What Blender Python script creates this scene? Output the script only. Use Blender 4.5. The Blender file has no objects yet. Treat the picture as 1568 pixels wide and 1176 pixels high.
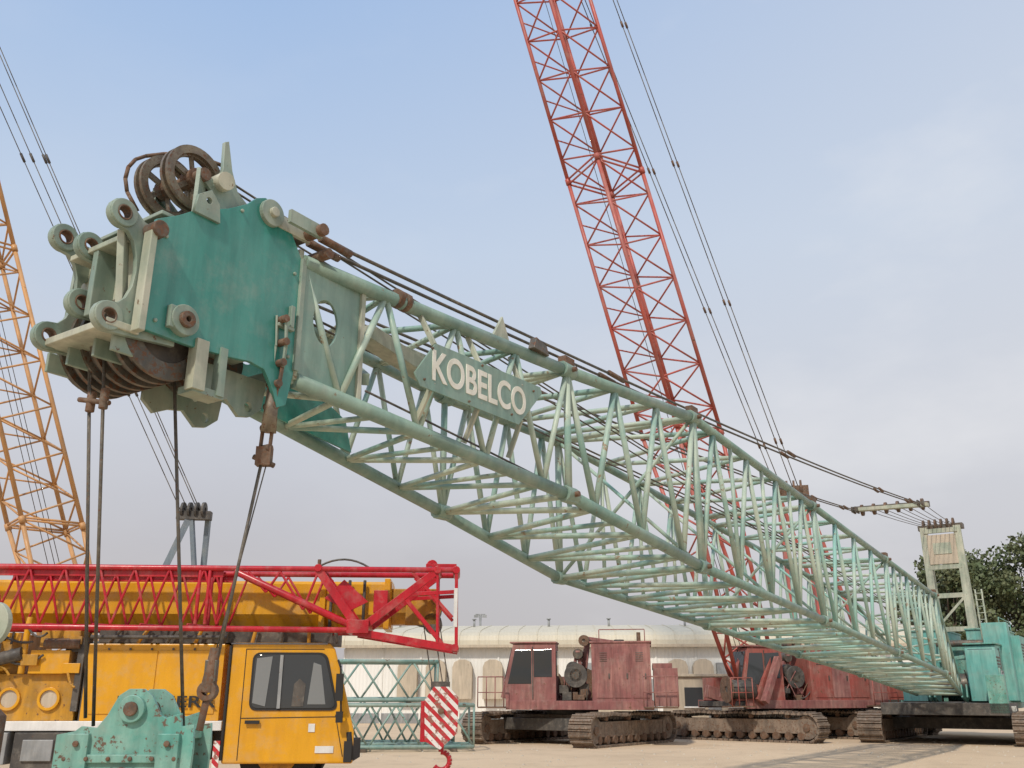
import bpy, math, random
from mathutils import Vector, Matrix
random.seed(7)
sc = bpy.context.scene

# ------------------------------------------------------------ materials
def nt(name):
    m = bpy.data.materials.new(name); m.use_nodes = True
    t = m.node_tree; b = t.nodes['Principled BSDF']
    return m, t, b
def ramp(t, fac, p0, p1, c0=(0,0,0,1), c1=(1,1,1,1)):
    r = t.nodes.new('ShaderNodeValToRGB')
    r.color_ramp.elements[0].position = p0; r.color_ramp.elements[1].position = p1
    r.color_ramp.elements[0].color = c0; r.color_ramp.elements[1].color = c1
    t.links.new(fac, r.inputs[0]); return r.outputs[0]
def noise(t, vec, scale, detail=6, rough=.6):
    n = t.nodes.new('ShaderNodeTexNoise'); n.inputs['Scale'].default_value = scale
    n.inputs['Detail'].default_value = detail; n.inputs['Roughness'].default_value = rough
    if vec is not None: t.links.new(vec, n.inputs['Vector'])
    return n.outputs['Fac']
def mix(t, fac, a, b, blend='MIX'):
    n = t.nodes.new('ShaderNodeMix'); n.data_type = 'RGBA'; n.blend_type = blend
    for s, v in ((n.inputs[0], fac), (n.inputs[6], a), (n.inputs[7], b)):
        if isinstance(v, (int, float)): s.default_value = v
        elif isinstance(v, tuple): s.default_value = (v[0], v[1], v[2], 1)
        else: t.links.new(v, s)
    return n.outputs[2]
def mapping(t, vec, scale, rot=(0,0,0)):
    n = t.nodes.new('ShaderNodeMapping'); n.inputs['Scale'].default_value = scale
    n.inputs['Rotation'].default_value = rot
    t.links.new(vec, n.inputs['Vector']); return n.outputs[0]
def bump(t, b, h, strength=.2, dist=.02):
    n = t.nodes.new('ShaderNodeBump'); n.inputs['Strength'].default_value = strength
    n.inputs['Distance'].default_value = dist
    t.links.new(h, n.inputs['Height']); t.links.new(n.outputs[0], b.inputs['Normal'])
RUST = (.15, .07, .035)
def paint(name, c1, c2=None, rust=.1, rough=.5, scale=1.5, streak=.3, metal=0.0, rustc=RUST, lo=.42, hi=.6):
    m, t, b = nt(name)
    v = t.nodes.new('ShaderNodeTexCoord').outputs['Object']
    if c2 is None: c2 = tuple(x*.75+.02 for x in c1)
    c = mix(t, ramp(t, noise(t, v, scale, 6, .65), lo, hi), c1, c2)
    c = mix(t, ramp(t, noise(t, v, scale*2.3, 7, .7), .5, .75, (0,0,0,1), (.35,.35,.35,1)), c, (.44,.40,.33))
    sv = mapping(t, v, (7, 7, .9))
    s = ramp(t, noise(t, sv, 1.3, 5, .6), .35, .65, (1-streak,)*3+(1,), (1, 1, 1, 1))
    c = mix(t, 1.0, c, s, 'MULTIPLY')
    if rust > 0:
        th = .68 - rust*.4
        rf = ramp(t, noise(t, v, scale*6, 9, .7), th, th+.035)
        c = mix(t, rf, c, rustc)
    t.links.new(c, b.inputs['Base Color'])
    rr = ramp(t, noise(t, v, scale*4, 4, .6), .3, .7, (rough*.75,)*3+(1,), (min(1, rough*1.3),)*3+(1,))
    t.links.new(rr, b.inputs['Roughness'])
    b.inputs['Metallic'].default_value = metal
    bump(t, b, noise(t, v, scale*9, 6, .6), .15, .01)
    return m
M = {}
M['teal']   = paint('teal_head_paint', (.045,.27,.22), (.085,.30,.25), .02, .22, 1.0, .25, rustc=(.2,.2,.14))
M['chord']  = paint('faded_green_chord', (.26,.37,.30), (.17,.28,.235), .14, .45, 1.7, .2, rustc=(.18,.14,.09))
M['lace']   = paint('faded_green_lacing', (.49,.57,.46), (.25,.41,.35), .19, .5, 1.3, .15, rustc=(.28,.21,.13))
M['lace2']  = paint('aqua_lacing', (.29,.52,.45), (.49,.57,.46), .14, .5, .9, .15, rustc=(.28,.21,.13))
M['cream']  = paint('cream_green', (.54,.54,.42), (.38,.43,.33), .12, .5, 2, .3, rustc=(.2,.14,.08))
M['brk']    = paint('bracket_green', (.24,.33,.265), (.34,.40,.32), .12, .42, 2.5, .25)
M['aqua']   = paint('worn_aqua_paint', (.13,.38,.31), (.24,.45,.37), .26, .5, 3, .35, rustc=(.14,.09,.06))
M['aquac']  = paint('machine_aqua', (.15,.44,.39), (.23,.48,.42), .08, .5, 1.0, .3)
M['letters']= paint('cream_letter_paint', (.84,.82,.72), (.76,.74,.62), .03, .5, 6, .1)
M['signg']  = paint('sign_green', (.20,.33,.27), (.26,.38,.31), .06, .45, 2, .25)
M['steel']  = paint('dark_steel', (.11,.105,.09), (.16,.14,.11), .35, .5, 4, .3, .3)
M['rope']   = paint('greasy_wire_rope', (.10,.09,.075), (.15,.13,.10), .25, .6, 8, .2, .2)
M['rust']   = paint('rusty_iron', (.20,.12,.075), (.12,.085,.06), .4, .75, 5, .3)
M['sheave'] = paint('brown_sheave', (.24,.20,.14), (.15,.12,.09), .3, .5, 6, .2, .2)
M['redb']   = paint('red_boom_paint', (.52,.10,.072), (.43,.12,.095), .12, .5, .7, .2)
M['orange'] = paint('orange_boom_paint', (.64,.33,.12), (.54,.29,.12), .1, .5, .7, .2)
M['red']    = paint('glossy_red', (.55,.014,.028), (.46,.014,.025), .03, .3, 1.5, .25, rustc=(.08,.02,.02))
M['yel']    = paint('amber_yellow_paint', (.76,.37,.014), (.70,.33,.014), .01, .28, 1.2, .10, rustc=(.3,.18,.06))
M['yeld']   = paint('dirty_yellow', (.62,.30,.02), (.46,.24,.03), .16, .5, 2, .3)
M['maroon'] = paint('faded_hazy_maroon', (.30,.11,.10), (.40,.19,.16), .15, .65, 1.3, .4)  # worn maroon, with distance haze also painted in as a paler tone
M['mred']   = paint('faded_hazy_red', (.38,.09,.07), (.35,.13,.10), .14, .6, 1.2, .35)  # weathered red; colour lightened further to imitate aerial haze
M['track']  = paint('track_steel', (.28,.21,.155), (.19,.145,.11), .3, .85, 3, .3)
M['dark']   = paint('dark_machine', (.06,.055,.05), (.11,.095,.08), .15, .6, 3, .2)
M['grey']   = paint('grey_paint', (.36,.37,.37), (.28,.29,.29), .1, .5, 2, .3)
M['white']  = paint('white_paint', (.80,.79,.76), (.72,.71,.68), .03, .45, 2, .12)
M['beige']  = paint('beige_paint', (.58,.49,.37), (.52,.44,.33), .04, .6, 1, .2)
M['bluegrey']=paint('blue_grey', (.18,.22,.26), (.22,.27,.30), .1, .5, 1, .2)
M['lacedk'] = paint('dull_aqua_lacing',(.20,.35,.31),(.33,.43,.37),.18,.5,1.2,.2)
m,t,b = nt('dark_glass'); b.inputs['Base Color'].default_value=(.05,.055,.058,1); b.inputs['Roughness'].default_value=.07; M['glass']=m
m,t,b = nt('rubber'); b.inputs['Base Color'].default_value=(.024,.023,.022,1); b.inputs['Roughness'].default_value=.8; M['rubber']=m
m,t,b = nt('curtain'); b.inputs['Base Color'].default_value=(.20,.21,.21,1); b.inputs['Roughness'].default_value=.7; M['curtain']=m
def wallmat(name, col, sc_, axis='X', st_=.4):
    m,t,b = nt(name); v=t.nodes.new('ShaderNodeTexCoord').outputs['Object']
    w=t.nodes.new('ShaderNodeTexWave'); w.inputs['Scale'].default_value=sc_; w.bands_direction=axis
    t.links.new(v,w.inputs['Vector'])
    c=mix(t, ramp(t,noise(t,mapping(t,v,(1,1,.15)),1.2,6),.4,.65), col, tuple(x*.9 for x in col))
    t.links.new(c,b.inputs['Base Color']); b.inputs['Roughness'].default_value=.6
    bump(t,b,w.outputs['Fac'],st_,.04); return m
M['wall'] = wallmat('white_corrugated_wall', (.86,.85,.80), 1.6)
M['roof'] = wallmat('cream_corrugated_roof', (.62,.56,.43), 1.6, 'X', .2)
# ground
m,t,b = nt('sandy_yard'); v=t.nodes.new('ShaderNodeTexCoord').outputs['Object']
c=mix(t, ramp(t,noise(t,v,.12,8,.6),.4,.62), (.66,.505,.345),(.58,.44,.30))
c=mix(t, ramp(t,noise(t,v,.8,9,.7),.5,.7), c,(.50,.38,.26))
c=mix(t, ramp(t,noise(t,v,9,8,.75),.6,.72), c,(.44,.345,.245))
c=mix(t, ramp(t,noise(t,v,30,4,.7),.62,.7), c,(.70,.57,.43))
t.links.new(c,b.inputs['Base Color']); b.inputs['Roughness'].default_value=1.0
b.inputs['Specular IOR Level'].default_value=.05
bump(t,b,noise(t,v,5,10,.75),.45,.05); M['ground']=m
m,t,b = nt('leaves'); v=t.nodes.new('ShaderNodeTexCoord').outputs['Object']
c=mix(t, ramp(t,noise(t,v,.9,4),.4,.6), (.085,.115,.045),(.145,.16,.08))  # greens lightened so the colour itself carries the distance haze
t.links.new(c,b.inputs['Base Color']); b.inputs['Roughness'].default_value=.7; M['leaf']=m
M['bark']=paint('bark',(.14,.10,.07),(.09,.07,.05),0,.9,3)
def stripes(name,a,b_,sc_=3.5,rot=.8):
    m,t,b=nt(name); v=t.nodes.new('ShaderNodeTexCoord').outputs['Object']
    w=t.nodes.new('ShaderNodeTexWave'); w.inputs['Scale'].default_value=sc_; w.inputs['Distortion'].default_value=.3
    t.links.new(mapping(t,v,(1,1,1),(0,rot,0)),w.inputs['Vector'])
    c=mix(t,ramp(t,w.outputs['Fac'],.49,.51),a,b_)
    c=mix(t,ramp(t,noise(t,v,9,8,.7),.52,.58),c,(.3,.12,.09))
    t.links.new(c,b.inputs['Base Color']); b.inputs['Roughness'].default_value=.45
    return m
M['stripe']=stripes('red_white_stripes',(.5,.02,.03),(.75,.74,.7),2.6)

# ------------------------------------------------------------ mesh builder
class MB:
    def __init__(s, M4=None):
        s.v=[]; s.f=[]; s.m=[]; s.sm=[]; s.mats=[]; s.M=M4
    def mi(s,k):
        if k not in s.mats: s.mats.append(k)
        return s.mats.index(k)
    def add(s, vs, fs, mat, smooth=False):
        o=len(s.v)
        for p in vs:
            p=Vector(p)
            if s.M is not None: p=s.M@p
            s.v.append(p)
        i=s.mi(mat)
        for f in fs:
            s.f.append(tuple(o+x for x in f)); s.m.append(i); s.sm.append(smooth and len(f)==4)
    def tube(s,p,q,r,mat,n=8,r2=None):
        p=Vector(p); q=Vector(q); d=q-p
        if d.length<1e-6: return
        d.normalize(); a=Vector((0,0,1)) if abs(d.z)<.9 else Vector((1,0,0))
        x=d.cross(a).normalized(); y=d.cross(x); r2=r if r2 is None else r2
        vs=[]
        for c,rr in ((p,r),(q,r2)):
            for i in range(n):
                t_=2*math.pi*i/n; vs.append(c+x*math.cos(t_)*rr+y*math.sin(t_)*rr)
        fs=[(i,(i+1)%n,n+(i+1)%n,n+i) for i in range(n)]+[tuple(range(n))[::-1],tuple(range(n,2*n))]
        s.add(vs,fs,mat,True)
    def path(s,pts,r,mat,n=6):
        for a,b in zip(pts,pts[1:]): s.tube(a,b,r,mat,n)
    def sag(s,a,b,sagz,r,mat,n=10,k=6):
        a=Vector(a); b=Vector(b); pts=[]
        for i in range(n+1):
            t_=i/n; p=a.lerp(b,t_); p.z-=sagz*4*t_*(1-t_); pts.append(p)
        s.path(pts,r,mat,k); return pts
    def box(s,c,size,mat,ax=None):
        c=Vector(c); ex,ey,ez=ax if ax else (Vector((1,0,0)),Vector((0,1,0)),Vector((0,0,1)))
        ex=ex*size[0]/2; ey=ey*size[1]/2; ez=ez*size[2]/2
        vs=[c+ex*i+ey*j+ez*k for k in(-1,1) for j in(-1,1) for i in(-1,1)]
        s.add(vs,[(0,2,3,1),(4,5,7,6),(0,1,5,4),(2,6,7,3),(0,4,6,2),(1,3,7,5)],mat)
    def bb(s,x0,x1,y0,y1,z0,z1,mat):
        s.box(((x0+x1)/2,(y0+y1)/2,(z0+z1)/2),(x1-x0,y1-y0,z1-z0),mat)
    def beam(s,p,q,w,h,mat):
        p=Vector(p); q=Vector(q); d=q-p; L=d.length; d.normalize()
        a=Vector((0,0,1)) if abs(d.z)<.95 else Vector((0,1,0))
        y=a.cross(d).normalized(); z=d.cross(y)
        s.box((p+q)/2,(L,w,h),mat,(d,y,z))
    def prism(s,pts,o,ex,ey,th,mat):
        o=Vector(o); ex=Vector(ex); ey=Vector(ey); nz=ex.cross(ey).normalized()*th
        n=len(pts)
        vs=[o+ex*a+ey*b for a,b in pts]+[o+ex*a+ey*b+nz for a,b in pts]
        s.add(vs,[tuple(range(n))[::-1],tuple(range(n,2*n))]+[(i,(i+1)%n,n+(i+1)%n,n+i) for i in range(n)],mat)
    def ring(s,c,axis,ro,ri,w,mat,n=28):
        c=Vector(c); d=Vector(axis).normalized(); a=Vector((0,0,1)) if abs(d.z)<.9 else Vector((1,0,0))
        x=d.cross(a).normalized(); y=d.cross(x); vs=[]
        for off in(-w/2,w/2):
            for rr in(ri,ro):
                for i in range(n):
                    t_=2*math.pi*i/n; vs.append(c+d*off+x*math.cos(t_)*rr+y*math.sin(t_)*rr)
        fs=[]
        for i in range(n):
            j=(i+1)%n
            fs+= [(i,j,n+j,n+i),(2*n+i,3*n+i,3*n+j,2*n+j),(n+i,n+j,3*n+j,3*n+i),(i,2*n+i,2*n+j,j)]
        s.add(vs,fs,mat)
    def wheel(s,c,axis,R,w,mat,hub='rust',spokes=6):
        c=Vector(c); d=Vector(axis).normalized()
        s.ring(c-d*w*.35,d,R,R*.76,w*.3,mat,40); s.ring(c+d*w*.35,d,R,R*.76,w*.3,mat,40)
        s.ring(c,d,R*.9,R*.70,w*.4,mat,40)
        s.ring(c,d,R*.30,R*.12,w*1.2,hub,20)
        a=Vector((0,0,1)); x=d.cross(a).normalized(); y=d.cross(x)
        for i in range(spokes):
            t_=2*math.pi*i/spokes+.3; e=x*math.cos(t_)+y*math.sin(t_)
            s.beam(c+e*R*.2,c+e*R*.75,w*.3,R*.15,mat)
    def finish(s,name,parent=None,bevel=0):
        me=bpy.data.meshes.new(name); me.from_pydata([tuple(p) for p in s.v],[],s.f)
        for k in s.mats: me.materials.append(M[k])
        me.polygons.foreach_set('material_index',s.m); me.polygons.foreach_set('use_smooth',s.sm); me.update()
        o=bpy.data.objects.new(name,me); sc.collection.objects.link(o)
        if parent: o.parent=parent
        if bevel:
            md=o.modifiers.new('bev','BEVEL'); md.width=bevel; md.segments=2; md.limit_method='ANGLE'; md.angle_limit=math.radians(50)
        return o
def empty(name):
    e=bpy.data.objects.new(name,None); sc.collection.objects.link(e); return e
def curve_to_mesh(cu,name,mat4,matkey,parent):
    ob=bpy.data.objects.new('tmp',cu); sc.collection.objects.link(ob)
    dg=bpy.context.evaluated_depsgraph_get()
    me=bpy.data.meshes.new_from_object(ob.evaluated_get(dg)); bpy.data.objects.remove(ob)
    me.transform(mat4); me.materials.clear(); me.materials.append(M[matkey])
    o=bpy.data.objects.new(name,me); sc.collection.objects.link(o); o.parent=parent
    return o
def frame4(o,ex,ey,sx=1,sy=1):
    ex=Vector(ex); ey=Vector(ey); ez=ex.cross(ey); o=Vector(o)
    return Matrix(((ex.x*sx,ey.x*sy,ez.x,o.x),(ex.y*sx,ey.y*sy,ez.y,o.y),(ex.z*sx,ey.z*sy,ez.z,o.z),(0,0,0,1)))
def plate(name,outline,holes,th,matkey,o,ex,ey,parent):
    cu=bpy.data.curves.new('c','CURVE'); cu.dimensions='2D'; cu.fill_mode='BOTH'; cu.extrude=th/2; cu.bevel_depth=.003
    def sp(pts):
        s_=cu.splines.new('POLY'); s_.points.add(len(pts)-1)
        for i,p in enumerate(pts): s_.points[i].co=(p[0],p[1],0,1)
        s_.use_cyclic_u=True
    sp(outline)
    for (hx,hy,r) in holes:
        rx,ry=r if isinstance(r,tuple) else (r,r)
        sp([(hx+rx*math.cos(a*math.pi/12),hy+ry*math.sin(a*math.pi/12)) for a in range(24)])
    return curve_to_mesh(cu,name,frame4(o,ex,ey),matkey,parent)
def text(name,body,width,height,o,ex,ey,matkey,parent,bold=.012):
    cu=bpy.data.curves.new('t','FONT'); cu.body=body; cu.size=1; cu.extrude=.003; cu.offset=bold; cu.align_x='CENTER'; cu.align_y='CENTER'
    ob=bpy.data.objects.new('tmp2',cu); sc.collection.objects.link(ob); bpy.context.view_layer.update()
    d=ob.dimensions; sx=width/max(d.x,.01); sy=height/max(d.y,.01); bpy.data.objects.remove(ob)
    return curve_to_mesh(cu,name,frame4(o,ex,ey,sx,sy),matkey,parent)

def lattice(mb,s0,s1,n,rc,rl,chord,lace,cross=True,nseg=7,phase=0,ends=(1,1),posts=False):
    s0=[Vector(p) for p in s0]; s1=[Vector(p) for p in s1]
    for a,b in zip(s0,s1): mb.tube(a,b,rc,chord,10)
    for k in range(4):
        i,j=k,(k+1)%4
        if (k+phase)%2: i,j=j,i
        I=lambda t_: s0[i].lerp(s1[i],t_); J=lambda t_: s0[j].lerp(s1[j],t_)
        for q in range(n):
            mb.tube(I(q/n),J((q+.5)/n),rl,lace,nseg); mb.tube(J((q+.5)/n),I((q+1)/n),rl,lace,nseg)
            if cross and q>0 and (k==0 or (posts and k in(1,3))): mb.tube(I(q/n),J(q/n),rl*.85,lace,nseg)
        if ends[0]: mb.tube(s0[i],s0[j],rl*1.1,lace,nseg)
        if ends[1]: mb.tube(s1[i],s1[j],rl*1.1,lace,nseg)

# ------------------------------------------------------------ crawler crane machine
def track(mb,cx,cy,L,H,W):
    r=H/2; n=int((2*(L-H)+math.pi*H)/.20); per=2*(L-H)+math.pi*H
    def pt(sv):
        a=L-H
        if sv<a: return (-a/2+sv,0),(1,0)
        sv-=a
        if sv<math.pi*r:
            t_=sv/r; return (a/2+r*math.sin(t_),r-r*math.cos(t_)),(math.cos(t_),math.sin(t_))
        sv-=math.pi*r
        if sv<a: return (a/2-sv,2*r),(-1,0)
        sv-=a; t_=sv/r; return (-a/2-r*math.sin(t_),r+r*math.cos(t_)),(-math.cos(t_),-math.sin(t_))
    for i in range(n):
        (x,z),(tx,tz)=pt(per*i/n)
        if z>H-.05: z-=.035*math.sin(math.pi*4*(x/L+.5))**2   # sagging upper run
        ex=Vector((tx,0,tz)); ez=Vector((-tz,0,tx)); Y=Vector((0,1,0))
        mb.box(Vector((cx+x,cy,z))+ez*.035,(.165,W,.06),'track',(ex,Y,ez))
        mb.box(Vector((cx+x,cy,z))-ez*.01,(.05,W*.96,.05),'track',(ex,Y,ez))
        mb.box(Vector((cx+x,cy,z))+ez*.11,(.16,W*.3,.09),'dark',(ex,Y,ez))
    a=(L-H)/2
    mb.bb(cx-a,cx+a,cy-W*.32,cy+W*.32,H*.3,H*.75,'track')
    for sx in(-1,1):
        mb.tube((cx+sx*a,cy-W*.36,H/2),(cx+sx*a,cy+W*.36,H/2),H*.38,'track',18)
        mb.tube((cx+sx*a,cy-W*.42,H/2),(cx+sx*a,cy+W*.42,H/2),H*.13,'rust',12)
    k=int(L/.5)
    for i in range(k):
        x=cx-a+2*a*(i+.5)/k
        mb.tube((x,cy-W*.38,.2),(x,cy+W*.38,.2),.12,'rust',12)
        if i%3==1: mb.tube((x,cy-W*.35,H-.14),(x,cy+W*.35,H-.14),.07,'rust',10)
def machine(parent,M4,col,col2,Lt=5.6,gauge=3.6,top=2.95,gantry=0,gcol=None,rearlen=3.4,railing=True,tyaw=0,seed=1):
    rr_=random.Random(seed)
    MT=M4@Matrix.Rotation(math.radians(tyaw),4,'Z')
    mb=MB(MT)
    for sy in(-1,1): track(mb,0,sy*gauge/2,Lt,.92,.75)
    mb.finish('crawler_tracks',parent)
    mb=MB(MT)
    mb.bb(-.9,.9,-gauge/2+.3,gauge/2-.3,.45,.85,'track')
    mb.bb(-1.3,-.9,-gauge/2+.2,gauge/2-.2,.4,.75,'dark'); mb.bb(.9,1.3,-gauge/2+.2,gauge/2-.2,.4,.75,'dark')
    mb.finish('carbody',parent,.01)
    mb=MB(M4)
    mb.tube((0,0,.85),(0,0,1.05),.85,'dark',28)
    mb.bb(-rearlen,1.9,-1.45,1.45,1.05,1.22,'dark')
    mb.bb(-rearlen,1.9,-1.5,-1.45,1.0,1.26,col2); mb.bb(-rearlen,1.9,1.45,1.5,1.0,1.26,col2)
    mb.finish('revolving_deck',parent,.01)
    mb=MB(M4)
    for y0,y1 in((.35,1.46),(-1.46,-.35)):
        mb.bb(-rearlen+.05,-.75,y0,y1,1.24,top,col)
        mb.bb(-rearlen,-.7,y0-.03,y1+.03,top,top+.05,col2)
    mb.bb(-rearlen+.3,-.9,-.34,.34,1.24,top-.35,col2)
    yf=1.46
    for k in range(3):
        x0=-rearlen+.12+k*(rearlen-.95)/3; x1=x0+(rearlen-.95)/3-.05
        dz=rr_.uniform(0,.25)
        mb.bb(x0,x1,yf,yf+.018,1.34,top-.12-dz*(k==1),col if k!=1 else col2)
        mb.bb(x0+.08,x0+.12,yf+.018,yf+.05,1.9,2.05,'dark')
        if k!=1:
            for q in range(5): mb.bb(x0+.15,x1-.12,yf+.018,yf+.03,top-.55+q*.06,top-.53+q*.06,'dark')
    mb.bb(-rearlen-.75,-rearlen-.02,-1.4,1.4,1.1,top-.75,col2)
    mb.bb(-rearlen-.6,-rearlen,-1.2,1.2,top-.75,top-.6,col)
    mb.bb(-.7,1.7,-1.44,-.7,1.24,2.0,col)
    mb.finish('machinery_house',parent,.02)
    mb=MB(M4)
    x0,x1,y0,y1=.35,1.9,.6,1.48
    pts=[(x0,1.24),(x1,1.24),(x1+.05,1.8),(x1-.22,2.92),(x0,2.96)]
    mb.prism(pts[::-1],(0,y0,0),(1,0,0),(0,0,1),-(y1-y0),col)
    mb.prism([(x0+.12,1.95),(x0+.68,1.95),(x0+.68,2.75),(x0+.12,2.78)],(0,y1+.012,0),(1,0,0),(0,0,1),.02,'glass')
    mb.prism([(x0+.76,1.75),(x1-.06,1.75),(x1-.28,2.75),(x0+.76,2.76)],(0,y1+.012,0),(1,0,0),(0,0,1),.02,'glass')
    mb.box((x1-.06,(y0+y1)/2,2.35),(.02,y1-y0-.16,.95),'glass',(Vector((.97,0,.235)),Vector((0,1,0)),Vector((-.235,0,.97))))
    mb.box((x0-.012,(y0+y1)/2,2.35),(.02,y1-y0-.3,.75),'glass')
    mb.bb(x0+.70,x0+.73,y1,y1+.03,1.3,2.85,'dark')
    mb.bb(x0-.03,x1-.12,y0-.03,y1+.05,2.95,3.0,col2)
    mb.finish('operator_cab',parent,.015)
    mb=MB(M4)
    for xx,rr in((-.35,.36),(.75,.32)):
        mb.tube((xx,-.62,1.75),(xx,.5,1.75),rr,'steel',20)
        for yy in(-.64,.5): mb.ring((xx,yy,1.75),(0,1,0),rr*1.45,rr*.3,.05,'rust',24)
        mb.beam((xx-.35,.56,1.25),(xx-.02,.56,2.1),.06,.12,col); mb.beam((xx+.35,.56,1.25),(xx+.02,.56,2.1),.06,.12,col)
    mb.beam((-.6,.8,1.25),(-.3,.8,2.6),.1,.14,col2); mb.beam((.1,.8,1.25),(-.25,.8,2.6),.1,.12,col2)
    mb.ring((-.25,1.3,2.0),(0,1,0),.36,.1,.08,'dark',24); mb.tube((-.25,.7,2.0),(-.25,1.34,2.0),.2,'steel',18)
    mb.tube((-.3,.3,2.65),(-.3,.95,2.65),.16,'steel',16); mb.tube((-.15,.75,2.2),(-.15,1.1,2.2),.22,'dark',18)
    mb.beam((-.3,-.8,2.5),(-.3,.95,2.75),.14,.12,col2)
    mb.ring((-.5,.95,3.05),(0,1,0),.17,.05,.1,'rust',20)
    for yy in (-.5,.5):
        mb.beam((-.3,yy,1.2),(-.55,yy,3.05),.12,.14,col2); mb.beam((-1.9,yy,top),(-.55,yy,3.15),.1,.1,col2)
    mb.tube((-.55,-.62,3.1),(-.55,.95,3.1),.11,'steel',16)
    mb.tube((-2.2,-.9,top),(-2.2,-.9,top+.45),.07,'rust',10); mb.tube((-1.6,.9,top),(-1.6,.9,top+.12),.16,'dark',14)
    for yy in(-.55,-.4,.4,.55): mb.beam((1.2,yy,1.3),(2.15,yy,1.55),.05,.4,col2)
    for i in range(22):
        a=Vector((rr_.uniform(-.7,1.6),rr_.uniform(.4,1.35),rr_.uniform(1.25,1.5)))
        b_=a+Vector((rr_.uniform(-.5,.5),rr_.uniform(-.3,.2),rr_.uniform(.2,.9)))
        if b_.x>.2 and b_.y>.55: continue
        mb.sag(a,b_,rr_.uniform(-.1,.15),.022,rr_.choice(['dark','rust',col2]),5,5)
    for i in range(10):
        mb.box((rr_.uniform(-.65,.25),rr_.uniform(.6,1.35),rr_.uniform(1.3,1.6)),(rr_.uniform(.1,.3),rr_.uniform(.1,.2),rr_.uniform(.1,.35)),rr_.choice(['dark',col2,'rust']))
    mb.tube((-rearlen+.2,1.4,top+.05),(-rearlen+.2,1.4,top+.4),.018,col2,6)
    mb.tube((-rearlen+.2,1.4,top+.4),(-1.0,1.4,top+.4),.018,col2,6); mb.tube((-1.0,1.4,top+.05),(-1.0,1.4,top+.4),.018,col2,6)
    mb.finish('winches_and_frame',parent,.008)
    if railing:
        mb=MB(M4)
        for (xa,xb) in((-rearlen-.7,-rearlen+.3),(1.9,2.7)):
            mb.bb(xa,xb,1.3,1.95,1.05,1.09,'rust')
            for i in range(4):
                x=xa+(xb-xa)*i/3; mb.tube((x,1.93,1.08),(x,1.93,1.95),.018,col,6)
            mb.tube((xa,1.93,1.95),(xb,1.93,1.95),.02,col,6); mb.tube((xa,1.93,1.5),(xb,1.93,1.5),.016,col,6)
        mb.finish('walkway_rails',parent)
    if gantry:
        g=gcol or col2; mb=MB(M4); q_=.56
        for yy in(-q_,q_):
            mb.beam((-.8,yy,1.3),(-.95,yy,gantry),.15,.24,g); mb.beam((-2.0,yy,1.3),(-1.2,yy,gantry-.1),.13,.17,g)
        for zz in(3.6,4.75,5.75,gantry-.15):
            mb.beam((-.88,-q_,zz),(-.88,q_,zz),.1,.16,g)
        mb.bb(-.86,-.80,-q_+.09,q_-.09,5.85,6.9,'beige'); mb.beam((-.85,-q_+.06,3.7),(-.85,q_-.06,4.7),.05,.08,g)
        mb.bb(-.79,-.78,-.3,.3,6.2,6.6,'cream')
        mb.beam((-1.15,-.75,gantry),(-1.15,.75,gantry),.4,.18,'steel')
        for k in range(6): mb.ring((-1.05,-.55+k*.2,gantry+.1),(0,1,0),.2,.06,.06,'rust',20)
        mb.tube((-.7,.85,2.9),(-.75,.85,4.9),.03,g,8); mb.tube((-.7,1.05,2.9),(-.75,1.05,4.9),.03,g,8)
        for k in range(9): mb.tube((-.7,.85,3.0+k*.22),(-.7,1.05,3.0+k*.22),.015,g,6)
        mb.finish('gantry',parent,.006)

# ============================================================ BIG GREEN CRANE
crane=empty('lattice_boom_crawler_crane')
F2=Vector((.559,.829,0)); V=Vector((-.829,.559,0)); O=Vector((2.444,11.89,0)); UP=Vector((0,0,1)); EYE=1.45
def W(u,v,z): return O+F2*u+V*v+UP*z
def stn(u,v0,v1,zb,zt,zbf=None,ztf=None):
    return [W(u,v0,zb),W(u,v1,zbf or zb),W(u,v1,ztf or zt),W(u,v0,zt)]
S=[stn(-6.64,.5,1.5,3.74,4.745,3.87,4.80),stn(-3,.2,1.9,3.44,4.83),stn(0,0,2.14,3.0,5.0)]
def main(u): return stn(u,0,2.14,3.0-.0652*u,5.0-.0652*u)
mb=MB()
lattice(mb,S[0],S[1],4,.066,.03,'chord','lace',phase=1)
lattice(mb,S[1],S[2],3,.068,.036,'chord','lace',phase=1)
mb.finish('boom_tip_section',crane)
mb=MB()
us=[0,5.3,10.6,15.9]
for k,(a,b) in enumerate(zip(us,us[1:])):
    lattice(mb,main(a+.03),main(b-.03),4,.062,.036,'chord','lace2' if k==1 else 'lace',phase=k%2,posts=(k!=1))
foot=stn(20.6,.45,1.7,1.45,1.85)
lattice(mb,main(15.93),foot,5,.06,.032,'chord','lace')
for u in (0,2.65,5.3,8,10.6,13.2,15.9):
    q=main(u); mb.tube(q[0],q[2],.026,'lace2',6)
    if u in(0,5.3,10.6): mb.tube(q[1],q[3],.026,'lace',6)
mb.finish('boom_main_sections',crane)
mb=MB()
for q in (S[1],S[2],main(5.3),main(10.6),main(15.9)):
    for i,p in enumerate(q):
        mb.tube(p-F2*.11,p+F2*.11,.088,'chord',10)
        mb.box(p+UP*(.09 if i>1 else -.02),(.2,.1,.12),'rust' if i>1 else 'chord',(F2,V,UP))
        mb.tube(p-V*.13,p+V*.13,.03,'rust',8)
for u in(-5.6,-5.5):
    p=W(u,.41,4.79); mb.tube(p-F2*.03,p+F2*.03,.09,'rust',10)
mb.finish('boom_couplings',crane,.005)

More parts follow.
